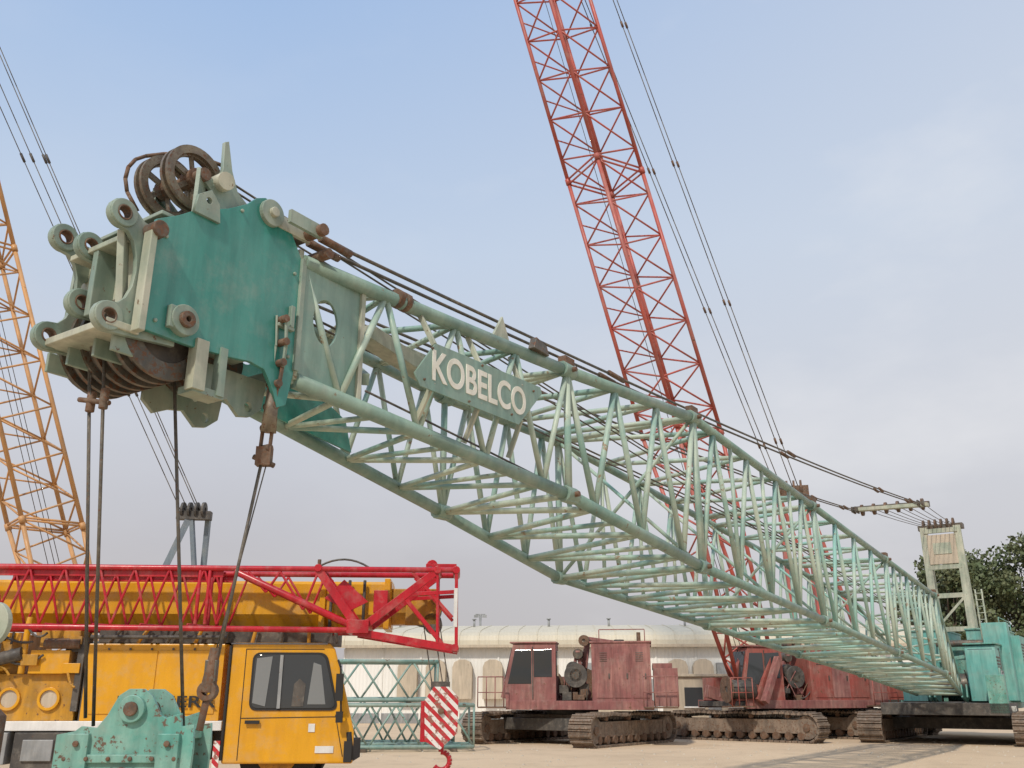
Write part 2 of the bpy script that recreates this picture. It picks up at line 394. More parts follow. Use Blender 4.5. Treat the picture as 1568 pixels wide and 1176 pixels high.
plate('boom_sign_board',[(-5.57,4.06),(-5.50,3.96),(-3.97,3.98),(-3.53,4.42),(-3.56,4.48),(-5.30,4.41)],[],.012,'signg',W(0,.2,0),F2,UP,crane)
text('boom_sign_lettering','KOBELCO',1.50,.29,W(-4.60,.188,4.20),(F2+UP*.02),UP,'letters',crane,.020)
mb=MB()
for u in(-5.3,-4.6,-3.9):
    mb.beam(W(u,.21,4.05),W(u,.42-(u+5.3)*.04,3.68),.03,.05,'cream'); mb.beam(W(u,.21,4.4),W(u,.4-(u+5.3)*.04,4.75),.03,.05,'cream')
for u,z in((-5.35,4.35),(-5.45,4.03),(-4.1,4.05),(-3.7,4.40),(-4.6,4.41),(-4.8,4.0)): mb.tube(W(u,.175,z),W(u,.2,z),.012,'rust',8)
mb.prism([(-4.3,4.85),(-4.0,4.84),(-4.14,5.10)],W(0,.3,0),F2,UP,.03,'cream')
mb.prism([(-3.75,4.86),(-3.45,4.85),(-3.5,4.95),(-3.7,4.99)],W(0,.22,0),F2,UP,.08,'steel')
mb.beam(W(-5.2,1.0,4.62),W(-3.2,1.1,4.7),.16,.12,'cream'); mb.beam(W(-5.6,.8,4.55),W(-4.4,.9,4.45),.2,.14,'cream')
mb.beam(W(-5.9,.45,3.95),W(-4.9,1.6,4.6),.06,.1,'brk')
mb.sag(W(-5.9,.45,3.85),W(-.2,.05,3.12),-.02,.012,'dark',8,5)
mb.finish('boom_fittings',crane,.005)

# ---- head
prof=[(-8.0,3.72),(-7.6,3.715),(-7.25,3.74),(-7.09,3.76),(-6.95,3.74),(-6.86,3.62),(-6.80,3.48),(-6.72,3.52),(-6.67,3.78),(-6.66,4.72),(-6.80,4.93),(-6.90,5.02),(-7.0,5.10),(-7.09,5.11),(-7.17,5.07),(-7.25,4.98),(-7.42,4.86),(-7.5,4.82),(-7.6,4.81),(-7.68,4.73),(-7.82,4.62),(-7.98,4.52)]
plate('head_side_plate',prof,[],.03,'teal',W(0,.5,0),F2,UP,crane)
plate('head_side_plate_far',prof,[],.03,'brk',W(0,1.42,0),F2,UP,crane)
plate('tip_web_plate',[(-6.64,3.80),(-5.98,3.72),(-5.92,3.75),(-5.99,4.74),(-6.02,4.76),(-6.64,4.74)],[(-6.38,4.30,(.14,.2))],.02,'signg',W(0,.48,0),F2,UP,crane)
plate('tip_web_plate_far',[(-6.64,3.85),(-5.0,3.66),(-5.1,3.95),(-5.9,4.3),(-6.0,4.78),(-6.64,4.8)],[(-6.35,4.35,(.13,.2))],.02,'teal',W(0,1.46,0),F2,UP,crane)
def cplate(nm,v,top,bot,mat,u0=-8.2,body=-7.7):
    R=.10; pts=[]
    def arc(cx,cy,a0,a1,n=8,R=R): return [(cx+R*math.cos(math.radians(a0+(a1-a0)*i/n)),cy+R*math.sin(math.radians(a0+(a1-a0)*i/n))) for i in range(n+1)]
    pts+=[(body,bot-.05),]; pts+=arc(u0,bot,-80,-260)[:]
    mid=(top+bot)/2; hh=(top-bot)/2-R
    pts+=[(u0+.02+.13*math.cos(t_),mid+hh*math.sin(t_)) for t_ in[math.radians(x) for x in(-75,-50,-25,0,25,50,75)]]
    pts+=arc(u0,top,260,50)
    pts+=[(u0+.16,top+.0),(body,top-.02)]
    plate(nm,pts,[(u0,bot,.05),(u0,top,.05),(u0+.24,mid+.05,.07)],.035,mat,W(0,v,0),F2,UP,crane)
cplate('head_bracket_near',.55,4.48,3.74,'brk')
cplate('head_bracket_far',1.24,4.5,3.755,'brk')
cplate('head_bracket_inner',1.02,4.40,3.97,'brk',-8.13)
mb=MB()
for v,zs in((.55,(4.48,3.74)),(1.24,(4.5,3.755)),(1.02,(4.40,3.97))):
    for z in zs:
        uu=-8.2 if v in(.55,1.24) else -8.13
        mb.ring(W(uu,v,z),V,.098,.052,.075,'brk',28); mb.ring(W(uu,v,z),V,.054,.042,.085,'rust',20)
mb.ring(W(-7.70,.47,3.86),V,.11,.055,.09,'brk'); mb.ring(W(-7.70,.44,3.86),V,.058,.02,.09,'rust')
mb.box(W(-7.76,.46,3.86),(.12,.05,.16),'brk',(F2,V,UP))
mb.ring(W(-7.03,.47,5.0),V,.11,.035,.05,'brk'); mb.ring(W(-7.03,.44,5.0),V,.04,.0,.05,'cream')
mb.tube(W(-7.99,.40,4.42),W(-7.99,.60,4.42),.06,'rust',16)
mb.box(W(-8.02,.47,4.06),(.05,.09,.76),'cream',(F2,V,UP))
mb.box(W(-7.97,.90,4.08),(.03,.80,.70),'cream',(F2,V,UP))
mb.beam(W(-8.05,.62,3.72),W(-8.13,.62,4.40),.05,.09,'cream')
mb.box(W(-8.10,.9,3.70),(.24,.78,.05),'cream',(F2,V,UP))
mb.box(W(-8.06,.9,4.10),(.16,.06,.5),'brk',(F2,V,UP)); mb.box(W(-8.06,.9,4.35),(.18,.6,.04),'cream',(F2,V,UP))
for v in(.6,.8,1.1,1.35): mb.box(W(-8.0,v,3.62),(.22,.03,.14),'brk',(F2,V,UP))
mb.box(W(-7.35,.96,3.80),(.6,.86,.03),'brk',(F2,V,UP))
mb.box(W(-7.55,.96,4.62),(.75,.86,.03),'brk',(F2,V,UP))
mb.beam(W(-6.66,.5,4.8),W(-6.66,1.42,4.8),.05,.1,'cream'); mb.beam(W(-6.66,.5,3.8),W(-6.66,1.42,3.8),.06,.1,'brk')
mb.box(W(-6.66,.485,4.28),(.05,.06,.95),'brk',(F2,V,UP)); mb.box(W(-5.98,.465,4.23),(.05,.05,1.0),'cream',(F2,V,UP))
for u,z in((-7.9,3.8),(-7.9,4.42),(-6.74,4.6),(-6.74,3.9),(-7.3,4.9)): mb.tube(W(u,.465,z),W(u,.49,z),.014,'brk',8)
mb.box(W(-6.80,.47,4.12),(.16,.05,.03),'brk',(F2,V,UP)); mb.box(W(-6.75,.46,4.22),(.04,.04,.18),'brk',(F2,V,UP))
mb.finish('head_frame',crane,.006)
mb=MB()
for k in range(7):
    c=W(-7.72,.60+k*.12,3.80); mb.ring(c,V,.34,.22,.035,'steel',40); mb.ring(c+V*.06,V,.30,.06,.07,'dark',36)
mb.tube(W(-7.72,.52,3.80),W(-7.72,1.4,3.80),.08,'rust',14)
for k in range(3):
    c=W(-7.15,.75+k*.2,3.80); mb.ring(c,V,.2,.05,.05,'steel',28)
mb.box(W(-7.52,.50,3.60),(.10,.09,.36),'cream',(F2,V,UP)); mb.box(W(-7.33,.50,3.60),(.06,.07,.36),'brk',(F2,V,UP))
mb.box(W(-7.42,.56,3.43),(.26,.16,.05),'brk',(F2,V,UP))
mb.finish('head_lower_sheaves',crane)
for v in(.7,1.2):
    plate('rope_guard_bracket',[(-7.45,3.72),(-6.75,3.72),(-6.78,3.5),(-6.88,3.42),(-6.98,3.40),(-7.1,3.50),(-7.22,3.48),(-7.35,3.42),(-7.45,3.5)],[(-6.90,3.49,.04)],.03,'brk',W(0,v,0),F2,UP,crane)
mb=MB()
for v,du in((.70,0),(.98,-.02)): mb.wheel(W(-7.60+du,v,5.09),V,.255,.09,'sheave','rust',6)
mb.tube(W(-7.60,.55,5.09),W(-7.60,1.2,5.09),.05,'rust',14)
mb.tube(W(-7.45,.5,5.09),W(-7.42,.72,5.12),.07,'cream',14)
for v in(.6,1.12):
    mb.beam(W(-7.60,v,4.62),W(-7.60,v,5.12),.03,.14,'brk'); mb.beam(W(-7.30,v,4.9),W(-7.58,v,5.1),.03,.08,'brk')
pts=[W(-7.60+.32*math.cos(math.radians(a)),1.06-.45*max(0,(120-a))/80,5.09+.29*math.sin(math.radians(a))) for a in(235,205,185,165,145,125,105,85,65,50)]
mb.path(pts,.015,'rust',6)
mb.finish('head_top_sheaves',crane)
plate('head_peak_bracket',[(-7.52,4.80),(-7.50,5.05),(-7.43,5.22),(-7.44,5.46),(-7.41,5.48),(-7.35,5.25),(-7.28,5.10),(-7.14,5.02),(-7.12,4.80)],[(-7.38,5.14,.035)],.03,'brk',W(0,.6,0),F2,UP,crane)
plate('head_ear',[(-7.72,4.7),(-7.70,4.84),(-7.60,4.92),(-7.52,4.84),(-7.5,4.7)],[(-7.61,4.83,.028)],.025,'brk',W(0,.47,0),F2,UP,crane)
mb=MB()
for v0,v1 in((.42,.11),(.56,.22),(1.36,1.92),(1.5,2.03)):
    a=W(-6.55,v0,4.98); b=W(17.0,v1,6.62)
    pts=mb.sag(a,b,.16,.016,'rope',14)
    for f in(.28,.55,.80,.93):
        i=int(f*14); p=pts[i]; mb.tube(p-F2*.2,p+F2*.2,.032,'rust',8)
    mb.tube(a,a+F2*.35,.035,'rust',8)
for v in(.35,.49,.63,1.3,1.43,1.56): mb.box(W(-6.78,v,4.98),(.34,.035,.11),'brk' if v!=.49 else 'cream',(F2,V,UP))
mb.tube(W(-6.64,.28,4.98),W(-6.64,.7,4.98),.05,'rust',12); mb.tube(W(-6.64,1.2,4.98),W(-6.64,1.6,4.98),.05,'rust',12)
mb.tube(W(-6.52,.33,4.83),W(-6.52,.58,4.83),.045,'rust',12)
for v in(.75,.82,1.0): mb.sag(W(-7.35,v,5.28),W(20.2,v+.15,3.3),.02,.010,'rope',12,5)
for v in(.9,1.0): mb.sag(W(-6.6,v,4.55),W(12,v,4.3),.1,.012,'rope',8,5)
mb.finish('pendant_ropes',crane)
mb=MB()
mb.beam(W(17.06,.0,6.62),W(17.06,2.14,6.68),.22,.1,'cream'); mb.beam(W(17.3,.0,6.68),W(17.3,2.14,6.74),.1,.16,'steel')
for k in range(6): mb.ring(W(17.35,.2+k*.34,6.7),V,.17,.05,.07,'rust',20)
for v in(.1,.22,1.95,2.05): mb.box(W(16.9,v,6.64),(.4,.05,.16),'steel',(F2,V,UP))
mb.finish('spreader_bar',crane,.006)
yaw=math.atan2(-.829,-.559)
base=W(23.9,1.0,0)
MK=Matrix.Translation(base)@Matrix.Rotation(yaw,4,'Z')
machine(crane,MK,'aquac','aqua',Lt=7.0,gauge=4.4,top=3.55,gantry=7.2,gcol='cream',rearlen=4.2,railing=False)
mb=MB(MK)
mb.bb(1.95,2.75,.75,1.6,1.25,2.75,'aquac'); mb.bb(-.35,.3,1.0,1.75,1.25,3.7,'aquac'); mb.bb(-2.6,-.4,1.5,2.0,1.2,3.3,'aquac')
for q in range(7): mb.bb(2.0,2.7,1.6,1.625,1.9+q*.1,1.95+q*.1,'dark')
for q in range(7): mb.bb(-2.4,-.6,2.0,2.02,2.4+q*.1,2.45+q*.1,'dark')
mb.bb(1.2,3.4,-1.8,1.8,.85,1.2,'dark'); mb.bb(3.1,3.4,1.3,1.8,.9,2.0,'aqua'); mb.tube((3.3,1.7,1.2),(3.3,1.7,2.2),.03,'aqua',8)
for x in(2.9,3.3): mb.tube((x,1.75,1.2),(x,1.75,2.1),.02,'grey',6)
mb.tube((2.9,1.75,2.1),(3.3,1.75,2.1),.02,'grey',6)
mb.finish('side_cabinets',crane,.02)
text('deck_lettering','KOBELCO',1.1,.16,MK@Vector((2.3,1.815,1.02)),MK.to_3x3()@Vector((-1,0,0)),(0,0,1),'letters',crane,.018)
mb=MB()
for k in range(8): mb.sag(W(17.4,.2+k*.24,6.75),W(24.9,.5+k*.14,7.22),.04,.011,'rope',4,5)
mb.finish('luffing_ropes',crane)

# ---- reeving ropes and hook block
mb=MB()
def wire(a,b,r=.014): mb.tube(Vector(a),Vector(b),r,'rope',8)
wire((-2.90,5.9,3.6),(-2.85,6.5,1.3),.0125); wire((-2.757,5.8,3.6),(-2.79,6.5,1.25),.0125)
wire((-2.86,5.86,3.5),(-2.83,6.45,1.3),.005)
wire((-2.39,6.1,3.6),(-2.19,6.5,1.25),.0125)
wire((-1.84,6.6,3.2),(-2.03,6.5,1.5),.0125); wire((-1.80,6.62,3.2),(-2.06,6.52,1.55),.005)
pp=[(-1.76,6.46,4.16),(-1.75,6.48,3.98),(-1.765,6.5,3.82),(-1.79,6.52,3.66),(-1.81,6.56,3.50),(-1.825,6.58,3.34),(-1.84,6.6,3.18)]
for i,(a,b) in enumerate(zip(pp,pp[1:])):
    a=Vector(a); b=Vector(b)
    for sx in(-.035,.035): mb.beam(a+Vector((sx,0,.03)),b+Vector((sx,0,-.03)),.015,.05,'brk' if i<2 else 'rust')
for p in pp: mb.tube(Vector(p)-V*.06,Vector(p)+V*.06,.03,'rust',10)
mb.tube((-1.8,6.54,3.62),(-1.82,6.58,3.30),.045,'sheave',12,.06)
mb.box((-1.84,6.6,3.12),(.11,.08,.14),'rust'); mb.tube((-1.92,6.6,3.12),(-1.76,6.6,3.05),.02,'rust',8)
mb.finish('hoist_ropes',crane)
mb=MB()
mb.tube((-2.03,6.5,1.75),(-2.05,6.5,1.46),.03,'rust',10,.055); mb.ring((-2.05,6.5,1.47),(0,1,0),.065,.03,.08,'rust',16)
mb.tube((-2.05,6.5,1.44),(-2.08,6.5,1.22),.025,'rust',8)
mb.box((-2.04,6.5,1.6),(.08,.06,.14),'steel')
for (x,y,z) in((-2.86,5.92,3.33),(-2.74,5.85,3.33)): mb.tube((x,y,z-.07),(x,y,z+.07),.03,'rust',10)
mb.tube((-2.95,5.93,3.35),(-2.70,5.85,3.30),.018,'rust',8)
mb.finish('rope_sockets',crane,.004)
out=[(-.46,-1.1),(.40,-1.1),(.43,-.30),(.42,-.16),(.34,-.17),(.33,-.09),(.24,-.12),(.2,-.10),(.13,.02),(.07,.06),(-.02,.06),(-.08,.02),(-.14,-.10),(-.20,-.18),(-.3,-.17),(-.34,-.20),(-.45,-.22)]
for k,y in enumerate((6.32,6.68)):
    plate('hook_block_cheek',out,[(.02,-.06,.035)],.03,'aqua',Vector((-2.48,y,1.42)),(1,0,0),(0,0,1),crane)
mb=MB()
mb.ring((-2.46,6.29,1.36),(0,1,0),.085,.03,.05,'aqua',24); mb.tube((-2.46,6.24,1.36),(-2.46,6.75,1.36),.045,'rust',16)
for k in range(4): mb.ring((-2.49,6.38+k*.08,.95),(0,1,0),.34,.08,.045,'steel',36)
mb.tube((-2.49,6.24,.95),(-2.49,6.76,.95),.06,'rust',16)
for x in(-2.78,-2.2):
    mb.box((x,6.285,1.1),(.14,.04,.22),'aqua'); mb.tube((x,6.24,1.15),(x,6.26,1.15),.02,'rust',8)
mb.box((-2.49,6.29,1.06),(.7,.03,.05),'aqua'); mb.box((-2.83,6.5,1.18),(.1,.38,.06),'aqua'); mb.box((-2.16,6.5,1.2),(.1,.38,.06),'aqua')
for i in range(6): mb.tube((-2.85+i*.14,6.28,1.06),(-2.85+i*.14,6.26,1.06),.014,'rust',8)
mb.bb(-2.84,-2.14,6.34,6.66,.38,.46,'aqua')
pts=[Vector((-2.49+.13*math.cos(math.radians(100-i*22)),6.5,.16+.13*math.sin(math.radians(100-i*22)))) for i in range(14)]
mb.path([Vector((-2.49,6.5,.4))]+pts,.045,'rust',10)
mb.finish('hook_block_parts',crane,.005)

hb=empty('crane_hook_ball'); mb=MB()
X,Yb=-3.36,6.1
mb.tube((X,Yb,.02),(X,Yb,.35),.09,'rust',12); mb.tube((X,Yb,.35),(X,Yb,.9),.12,'rust',20,.17)
mb.tube((X,Yb,.9),(X,Yb,1.32),.17,'rust',24); mb.tube((X,Yb,1.32),(X,Yb,1.42),.17,'rust',24,.06)
mb.tube((X,Yb,1.42),(X,Yb,1.62),.04,'steel',12); mb.box((X,Yb,1.66),(.1,.12,.2),'steel')
mb.ring((X,Yb,1.88),(.3,1,0),.14,.04,.04,'cream',30); mb.tube((X,Yb-.06,1.88),(X,Yb+.06,1.88),.05,'rust',14)
mb.finish('ball_and_swivel',hb,.004)

# ============================================================ RED TALL CRANE
rc=empty('lattice_boom_crawler_crane')
def tallboom(parent,P0,dirz,zt,side,ang,ztap,mat,zb=0,n1=5):
    P0=Vector(P0); d=Vector(dirz)
    e1=Vector((math.cos(ang),math.sin(ang),0)); e2=Vector((-math.sin(ang),math.cos(ang),0))
    def C(z,s,s2=None):
        c=P0+d*z; s2=s2 or s
        return [c+e1*s/2+e2*s2/2,c-e1*s/2+e2*s2/2,c-e1*s/2-e2*s2/2,c+e1*s/2-e2*s2/2]
    mb=MB()
    lattice(mb,C(zb,side*.9,.25),C(ztap,side),n1,.07,.032,mat,mat,nseg=5)
    z=ztap
    while z<zt:
        z2=z+9.1
        lattice(mb,C(z+.08,side),C(z2-.08,side),6,.07,.034,mat,mat,nseg=5)
        for p,q in zip(C(z-.1,side),C(z+.1,side)): mb.tube(p,q,.10,mat,8)
        z=z2
    for k in(-.1,.1,.25):
        mb.tube(P0+d*1+e1*k+e2*.3,P0+d*zt+e1*k+e2*.3,.012,'rope',5)
    mb.finish('boom',parent)
tallboom(rc,(8.22,32.2,1.45),(-.278,-.2,1),38,1.9,math.radians(28),8.5,'redb',0.3)
machine(rc,Matrix.Translation((8.9,33.6,0))@Matrix.Rotation(math.radians(200),4,'Z'),'mred','maroon',Lt=5.6,gauge=3.8,rearlen=3.2,tyaw=-62,seed=3)
mb=MB()
g1=Vector((10.95,35,8.98)); g2=Vector((10.45,35.4,8.95))
t1=g1+Vector((-6.97,-6,18.17))*1.9; t2=g2+Vector((-5.69,-5.4,12.6))*2.6
for o_ in(0,.25):
    ofs=Vector((o_,o_*.3,0))
    for g,tt in((g1,t1),(g2,t2)):
        pts=mb.sag(g+ofs,tt+ofs*.4,.15,.019,'rope',20,5)
        for f in range(1,20,3): mb.tube(pts[f],pts[f].lerp(pts[f+1],.12),.05,'rust',6)
for p in((0,0,0),(.9,-.3,0),):
    pv=Vector(p); mb.beam(g2+pv,(10.4+pv.x,34.6+pv.y,1.3),.14,.2,'redb'); mb.beam(g2+pv,(12.6+pv.x,35.6+pv.y,1.3),.12,.16,'redb')
mb.beam(g2-Vector((.2,0,0)),g2+Vector((1.1,-.35,0)),.35,.4,'rust')
for k in range(4): mb.ring(g2+Vector((.1+k*.25,-.08*k,.1)),(1,-.3,0),.35,.1,.08,'rust',20)
for yy in(-.5,.5): mb.beam((7.6+yy,31.6,1.2),(8.3+yy,32.1,2.6),.12,.4,'mred')
mb.beam((8.2,31.4,1.2),(8.9,31.9,2.6),.2,.2,'maroon')
mb.tube((7.0,31.4,1.6),(7.9,31.7,1.6),.3,'dark',18); mb.ring((7.0,31.4,1.6),(1,.3,0),.42,.1,.05,'rust',22)
mb.finish('mast_and_pendants',rc)

c2=empty('crawler_crane')
machine(c2,Matrix.Translation((1.9,30.9,0))@Matrix.Rotation(math.radians(172),4,'Z'),'maroon','maroon',Lt=5.4,gauge=3.9,rearlen=2.6,tyaw=-118,seed=5)
c3=empty('crawler_crane')
machine(c3,Matrix.Translation((12.9,37.2,0))@Matrix.Rotation(math.radians(190),4,'Z'),'mred','dark',Lt=5.6,gauge=3.4,top=2.3,rearlen=3.2,tyaw=-50,seed=8)

# ============================================================ ORANGE CRANE
oc=empty('lattice_boom_crawler_crane')
tallboom(oc,(-13.0,29.4,1.45),(-.344,-.13,1),38,1.75,math.radians(40),5,'orange',.3,n1=3)
machine(oc,Matrix.Translation((-12.2,31.5,0))@Matrix.Rotation(math.radians(215),4,'Z'),'orange','bluegrey',Lt=6,gauge=3.8)
mb=MB()
g=Vector((-11.96,33,7.6)); tt=g+Vector((-7.24,-4,14.87))*1.9
for o_ in((0,0),(.45,.0),(1.0,.1),(1.15,.1)):
    ofs=Vector((o_[0],o_[1],0)); pts=mb.sag(g+ofs*.6,tt+ofs,.1,.018,'rope',20,5)
    for f in(3,9,15): mb.tube(pts[f],pts[f].lerp(pts[f+1],.22),.05,'dark',6)
mb.beam(g+Vector((.3,0,.1)),(-13.1,32.5,3.2),.16,.22,'bluegrey'); mb.beam(g+Vector((.3,0,.1)),(-11.0,33.2,3.2),.14,.2,'bluegrey')
mb.beam(g+Vector((.8,.4,.1)),(-11.3,33.9,3.2),.16,.22,'bluegrey'); mb.beam(g+Vector((-.2,0,0)),g+Vector((1,.1,0)),.35,.3,'dark')
for k in range(4): mb.ring(g+Vector((k*.25,0,.2)),(1,0,0),.28,.1,.08,'dark',18)
mb.finish('gantry_and_pendants',oc)

# ============================================================ YELLOW TRUCK CRANE
yc=empty('mobile_truck_crane')
YM=Matrix.Translation((-4.4,14.9,0))@Matrix.Rotation(math.radians(3),4,'Z')@Matrix.Translation((4.4,-14.9,0))
mb=MB(YM)
prof=[(-4.40,.45),(-2.42,.45),(-2.42,.9),(-2.60,1.55),(-2.78,2.12),(-2.86,2.2),(-3.0,2.22),(-4.34,2.22),(-4.40,2.17)]
secs=[(14.9,0),(15.1,.03),(15.5,.12),(16.3,.28),(17.0,.5)]
vs=[];n=len(prof)
for y,dx in secs:
    for x,z in prof: vs.append((x-(dx if x>-3.2 else 0),y,z))
fs=[tuple(range(n)),tuple(range((len(secs)-1)*n,len(secs)*n))[::-1]]
for k in range(len(secs)-1):
    for i in range(n):
        j=(i+1)%n; fs.append((k*n+j,k*n+i,(k+1)*n+i,(k+1)*n+j))
mb.add(vs,fs,'yel')
mb.finish('driver_cab',yc,.03)
mb=MB(YM)
yf=14.9
def yp(pts,d0,th,mat): mb.prism(pts,(0,yf-d0,0),(1,0,0),(0,0,1),th,mat)
def rpoly(x0,z0,x1,z1,topx0,topx1,r,ins=0):
    q=[Vector((x0+ins,z0+ins)),Vector((x1-ins,z0+ins)),Vector((topx1-ins,z1-ins)),Vector((topx0+ins,z1-ins))]
    o=[]
    for i in range(4):
        p=q[i]; a=(q[i-1]-p).normalized()*r; b_=(q[(i+1)%4]-p).normalized()*r
        for k in range(6):
            t_=k/5; o.append(tuple((p+a)*(1-t_)**2+p*2*t_*(1-t_)+(p+b_)*t_**2))
    return o
yp(rpoly(-4.05,1.21,-2.68,2.07,-4.05,-2.90,.13),.004,.012,'rubber')
yp(rpoly(-4.05,1.21,-2.68,2.07,-4.05,-2.90,.11,.035),.018,.006,'glass')
yp([(-4.0,1.32),(-3.80,1.27),(-3.74,2.01),(-3.98,1.98)],.026,.004,'curtain')
yp([(-3.16,1.30),(-2.88,1.30),(-2.98,1.88),(-3.1,1.92)],.026,.004,'curtain')
yp([(-3.40,1.27),(-3.22,1.27),(-3.20,1.6),(-3.3,1.68),(-3.38,1.6)],.026,.004,'dark')
yp([(-3.62,1.24),(-3.57,1.24),(-3.57,2.03),(-3.62,2.03)],.034,.012,'grey')
for a,b in(((-4.16,.5),(-4.16,2.12)),((-4.16,2.12),(-2.95,2.12)),((-2.72,1.15),(-2.58,.55)),((-4.16,1.1),(-2.72,1.12))):
    mb.tube((a[0],yf-.002,a[1]),(b[0],yf-.002,b[1]),.007,'rubber',6)
mb.tube((-4.40,yf-.01,2.17),(-4.40,yf-.01,.5),.025,'rubber',8); mb.tube((-4.4,yf-.01,2.2),(-2.9,yf-.01,2.2),.012,'grey',8)
yp([(-4.08,1.02),(-3.86,1.02),(-3.86,1.07),(-4.08,1.07)],.03,.03,'rubber')
yp([(-3.12,.90),(-3.02,.90),(-3.02,1.02),(-3.12,1.02)],.006,.006,'white'); yp([(-3.0,.6),(-2.72,.6),(-2.72,.7),(-3.0,.7)],.006,.006,'white')
mb.tube((-2.72,yf-.03,1.95),(-2.66,yf-.16,1.85),.018,'rubber',8); mb.tube((-2.66,yf-.16,1.85),(-2.62,yf-.16,1.2),.015,'rubber',8)
mb.box((-2.66,yf-.18,1.55),(.11,.07,.40),'rubber'); mb.box((-2.64,yf-.16,1.12),(.1,.08,.16),'rubber')
mb.box((-2.5,15.5,.62),(.12,1.3,.30),'rubber')
mb.tube((-2.5,yf+.02,.9),(-2.45,yf+.02,.5),.05,'rubber',8)
yp([(-4.52,.4),(-4.42,.4),(-4.42,.78),(-4.52,.78)],.03,.02,'stripe')
mb.finish('cab_details',yc,.004)
mb=MB(YM)
mb.bb(-13,-2.9,15.2,16.8,.55,.92,'dark'); mb.bb(-13,-4.45,14.95,17.1,.92,1.06,'white')
mb.bb(-7.5,-6.75,14.9,15.4,.35,.9,'dark'); mb.bb(-7.35,-6.9,14.86,14.9,.5,.8,'grey'); mb.bb(-8.3,-7.6,14.9,15.3,.45,.9,'grey')
mb.bb(-6.7,-4.6,14.95,15.2,.5,.88,'dark')
for x in(-11.6,-9.9,-5.6,-3.6):
    for y in(14.95,16.4):
        if x==-3.6 and y<15: y=15.1
        mb.ring((x,y+.18,.58),(0,1,0),.58,.3,.34,'rubber',32); mb.ring((x,y+.14,.58),(0,1,0),.31,.08,.3,'yeld',24)
mb.finish('carrier_chassis',yc,.01)
mb=MB(YM)
mb.bb(-6.62,-4.52,15.0,16.9,1.06,2.2,'yel')
mb.bb(-6.66,-6.62,15.05,16.9,1.0,2.18,'dark')
for x0,x1 in((-6.5,-5.55),(-5.53,-4.6)): mb.bb(x0,x1,14.985,15.0,1.16,2.1,'yel')
mb.bb(-8.9,-6.75,15.1,16.9,1.06,1.75,'yeld'); mb.bb(-7.5,-6.9,15.0,15.6,1.75,2.1,'yel'); mb.bb(-8.5,-7.7,15.2,16,1.75,2.35,'yeld')
mb.bb(-13,-8.9,15.1,17,1.06,2.2,'yel')
mb.finish('superstructure_covers',yc,.025)
mb=MB(YM); ry=random.Random(11)
for x in(-7.15,-7.75,-8.3):
    mb.ring((x,15.08,1.38),(0,1,0),.17,.13,.05,'yel',24); mb.tube((x,15.085,1.38),(x,15.1,1.38),.13,'beige',20)
mb.tube((-7.3,15.0,2.2),(-6.75,15.0,2.2),.08,'rust',12); mb.tube((-8.2,14.95,1.9),(-7.6,14.95,2.05),.10,'dark',12)
mb.bb(-6.78,-6.68,15,15.3,1.2,2.3,'dark'); mb.tube((-7.6,15.0,1.75),(-7.6,15,2.6),.05,'yel',10)
mb.bb(-7.4,-6.8,15.05,15.5,2.15,2.4,'yeld'); mb.tube((-6.6,14.96,2.3),(-4.5,14.96,2.3),.03,'dark',8)
mb.bb(-6.6,-2.9,15.3,16.6,2.23,2.46,'dark')
for i in range(9): mb.tube((-6.4+.45*i,15.2,2.22),(-6.2+.42*i,15.2,2.47),.03,'yeld' if i%2 else 'dark',6)
for i in range(30):
    x=ry.uniform(-8.6,-6.8); z=ry.uniform(1.75,2.4)
    if i%2: mb.box((x,ry.uniform(14.95,15.15),z),(ry.uniform(.08,.35),.15,ry.uniform(.06,.2)),ry.choice(['yel','yeld','dark','yel','rust']))
    else: mb.sag((x,14.95,z),(x+ry.uniform(-.5,.5),14.95,z+ry.uniform(-.5,.1)),ry.uniform(-.1,.12),.02,ry.choice(['dark','yeld','dark']),6,5)
for i in range(6): mb.box((-6.3+i*.33,14.97,2.12),(.03,.02,.03),'dark')
for z in(1.5,1.7): mb.box((-4.75,14.97,z),(.05,.03,.1),'dark')
mb.finish('superstructure_details',yc,.006)
text('side_lettering','LIEBHERR',1.5,.17,YM@Vector((-5.33,14.95,1.33)),Vector((math.cos(math.radians(3)),math.sin(math.radians(3)),0)),(0,0,1),'rubber',yc,.016)
mb=MB(YM)
bp=[(15.75,3.22),(15.75,2.72),(15.9,2.52),(16.35,2.52),(16.5,2.72),(16.5,3.22),(16.45,3.27),(15.8,3.27)]
mb.prism(bp,(-13,0,0),(0,1,0),(0,0,1),11.0,'yel')
bp2=[(15.82,3.16),(15.82,2.76),(15.95,2.58),(16.3,2.58),(16.42,2.76),(16.42,3.16)]
mb.prism(bp2,(-2.0,0,0),(0,1,0),(0,0,1),.5,'yeld')
mb.bb(-2.12,-2.02,15.70,16.55,2.48,3.32,'yel')
mb.bb(-3.2,-3.1,15.7,16.55,2.48,3.31,'yel')
for k in range(4): mb.ring((-1.45,15.8+k*.17,2.85),(0,1,0),.3,.07,.06,'yel' if k==0 else 'dark',28)
mb.bb(-1.75,-1.2,15.7,15.74,2.55,3.15,'yeld'); mb.tube((-1.3,15.7,2.6),(-1.3,16.5,2.6),.16,'dark',16)
for x in(-3.0,-2.7,-2.45): mb.tube((x,15.65,2.5),(x,15.65,3.28),.03,'dark',6)
mb.finish('telescopic_boom',yc,.012)
mb=MB(YM)
Yn,Yf=14.72,15.45
xs0,xs1=-13,-4.35
n=16
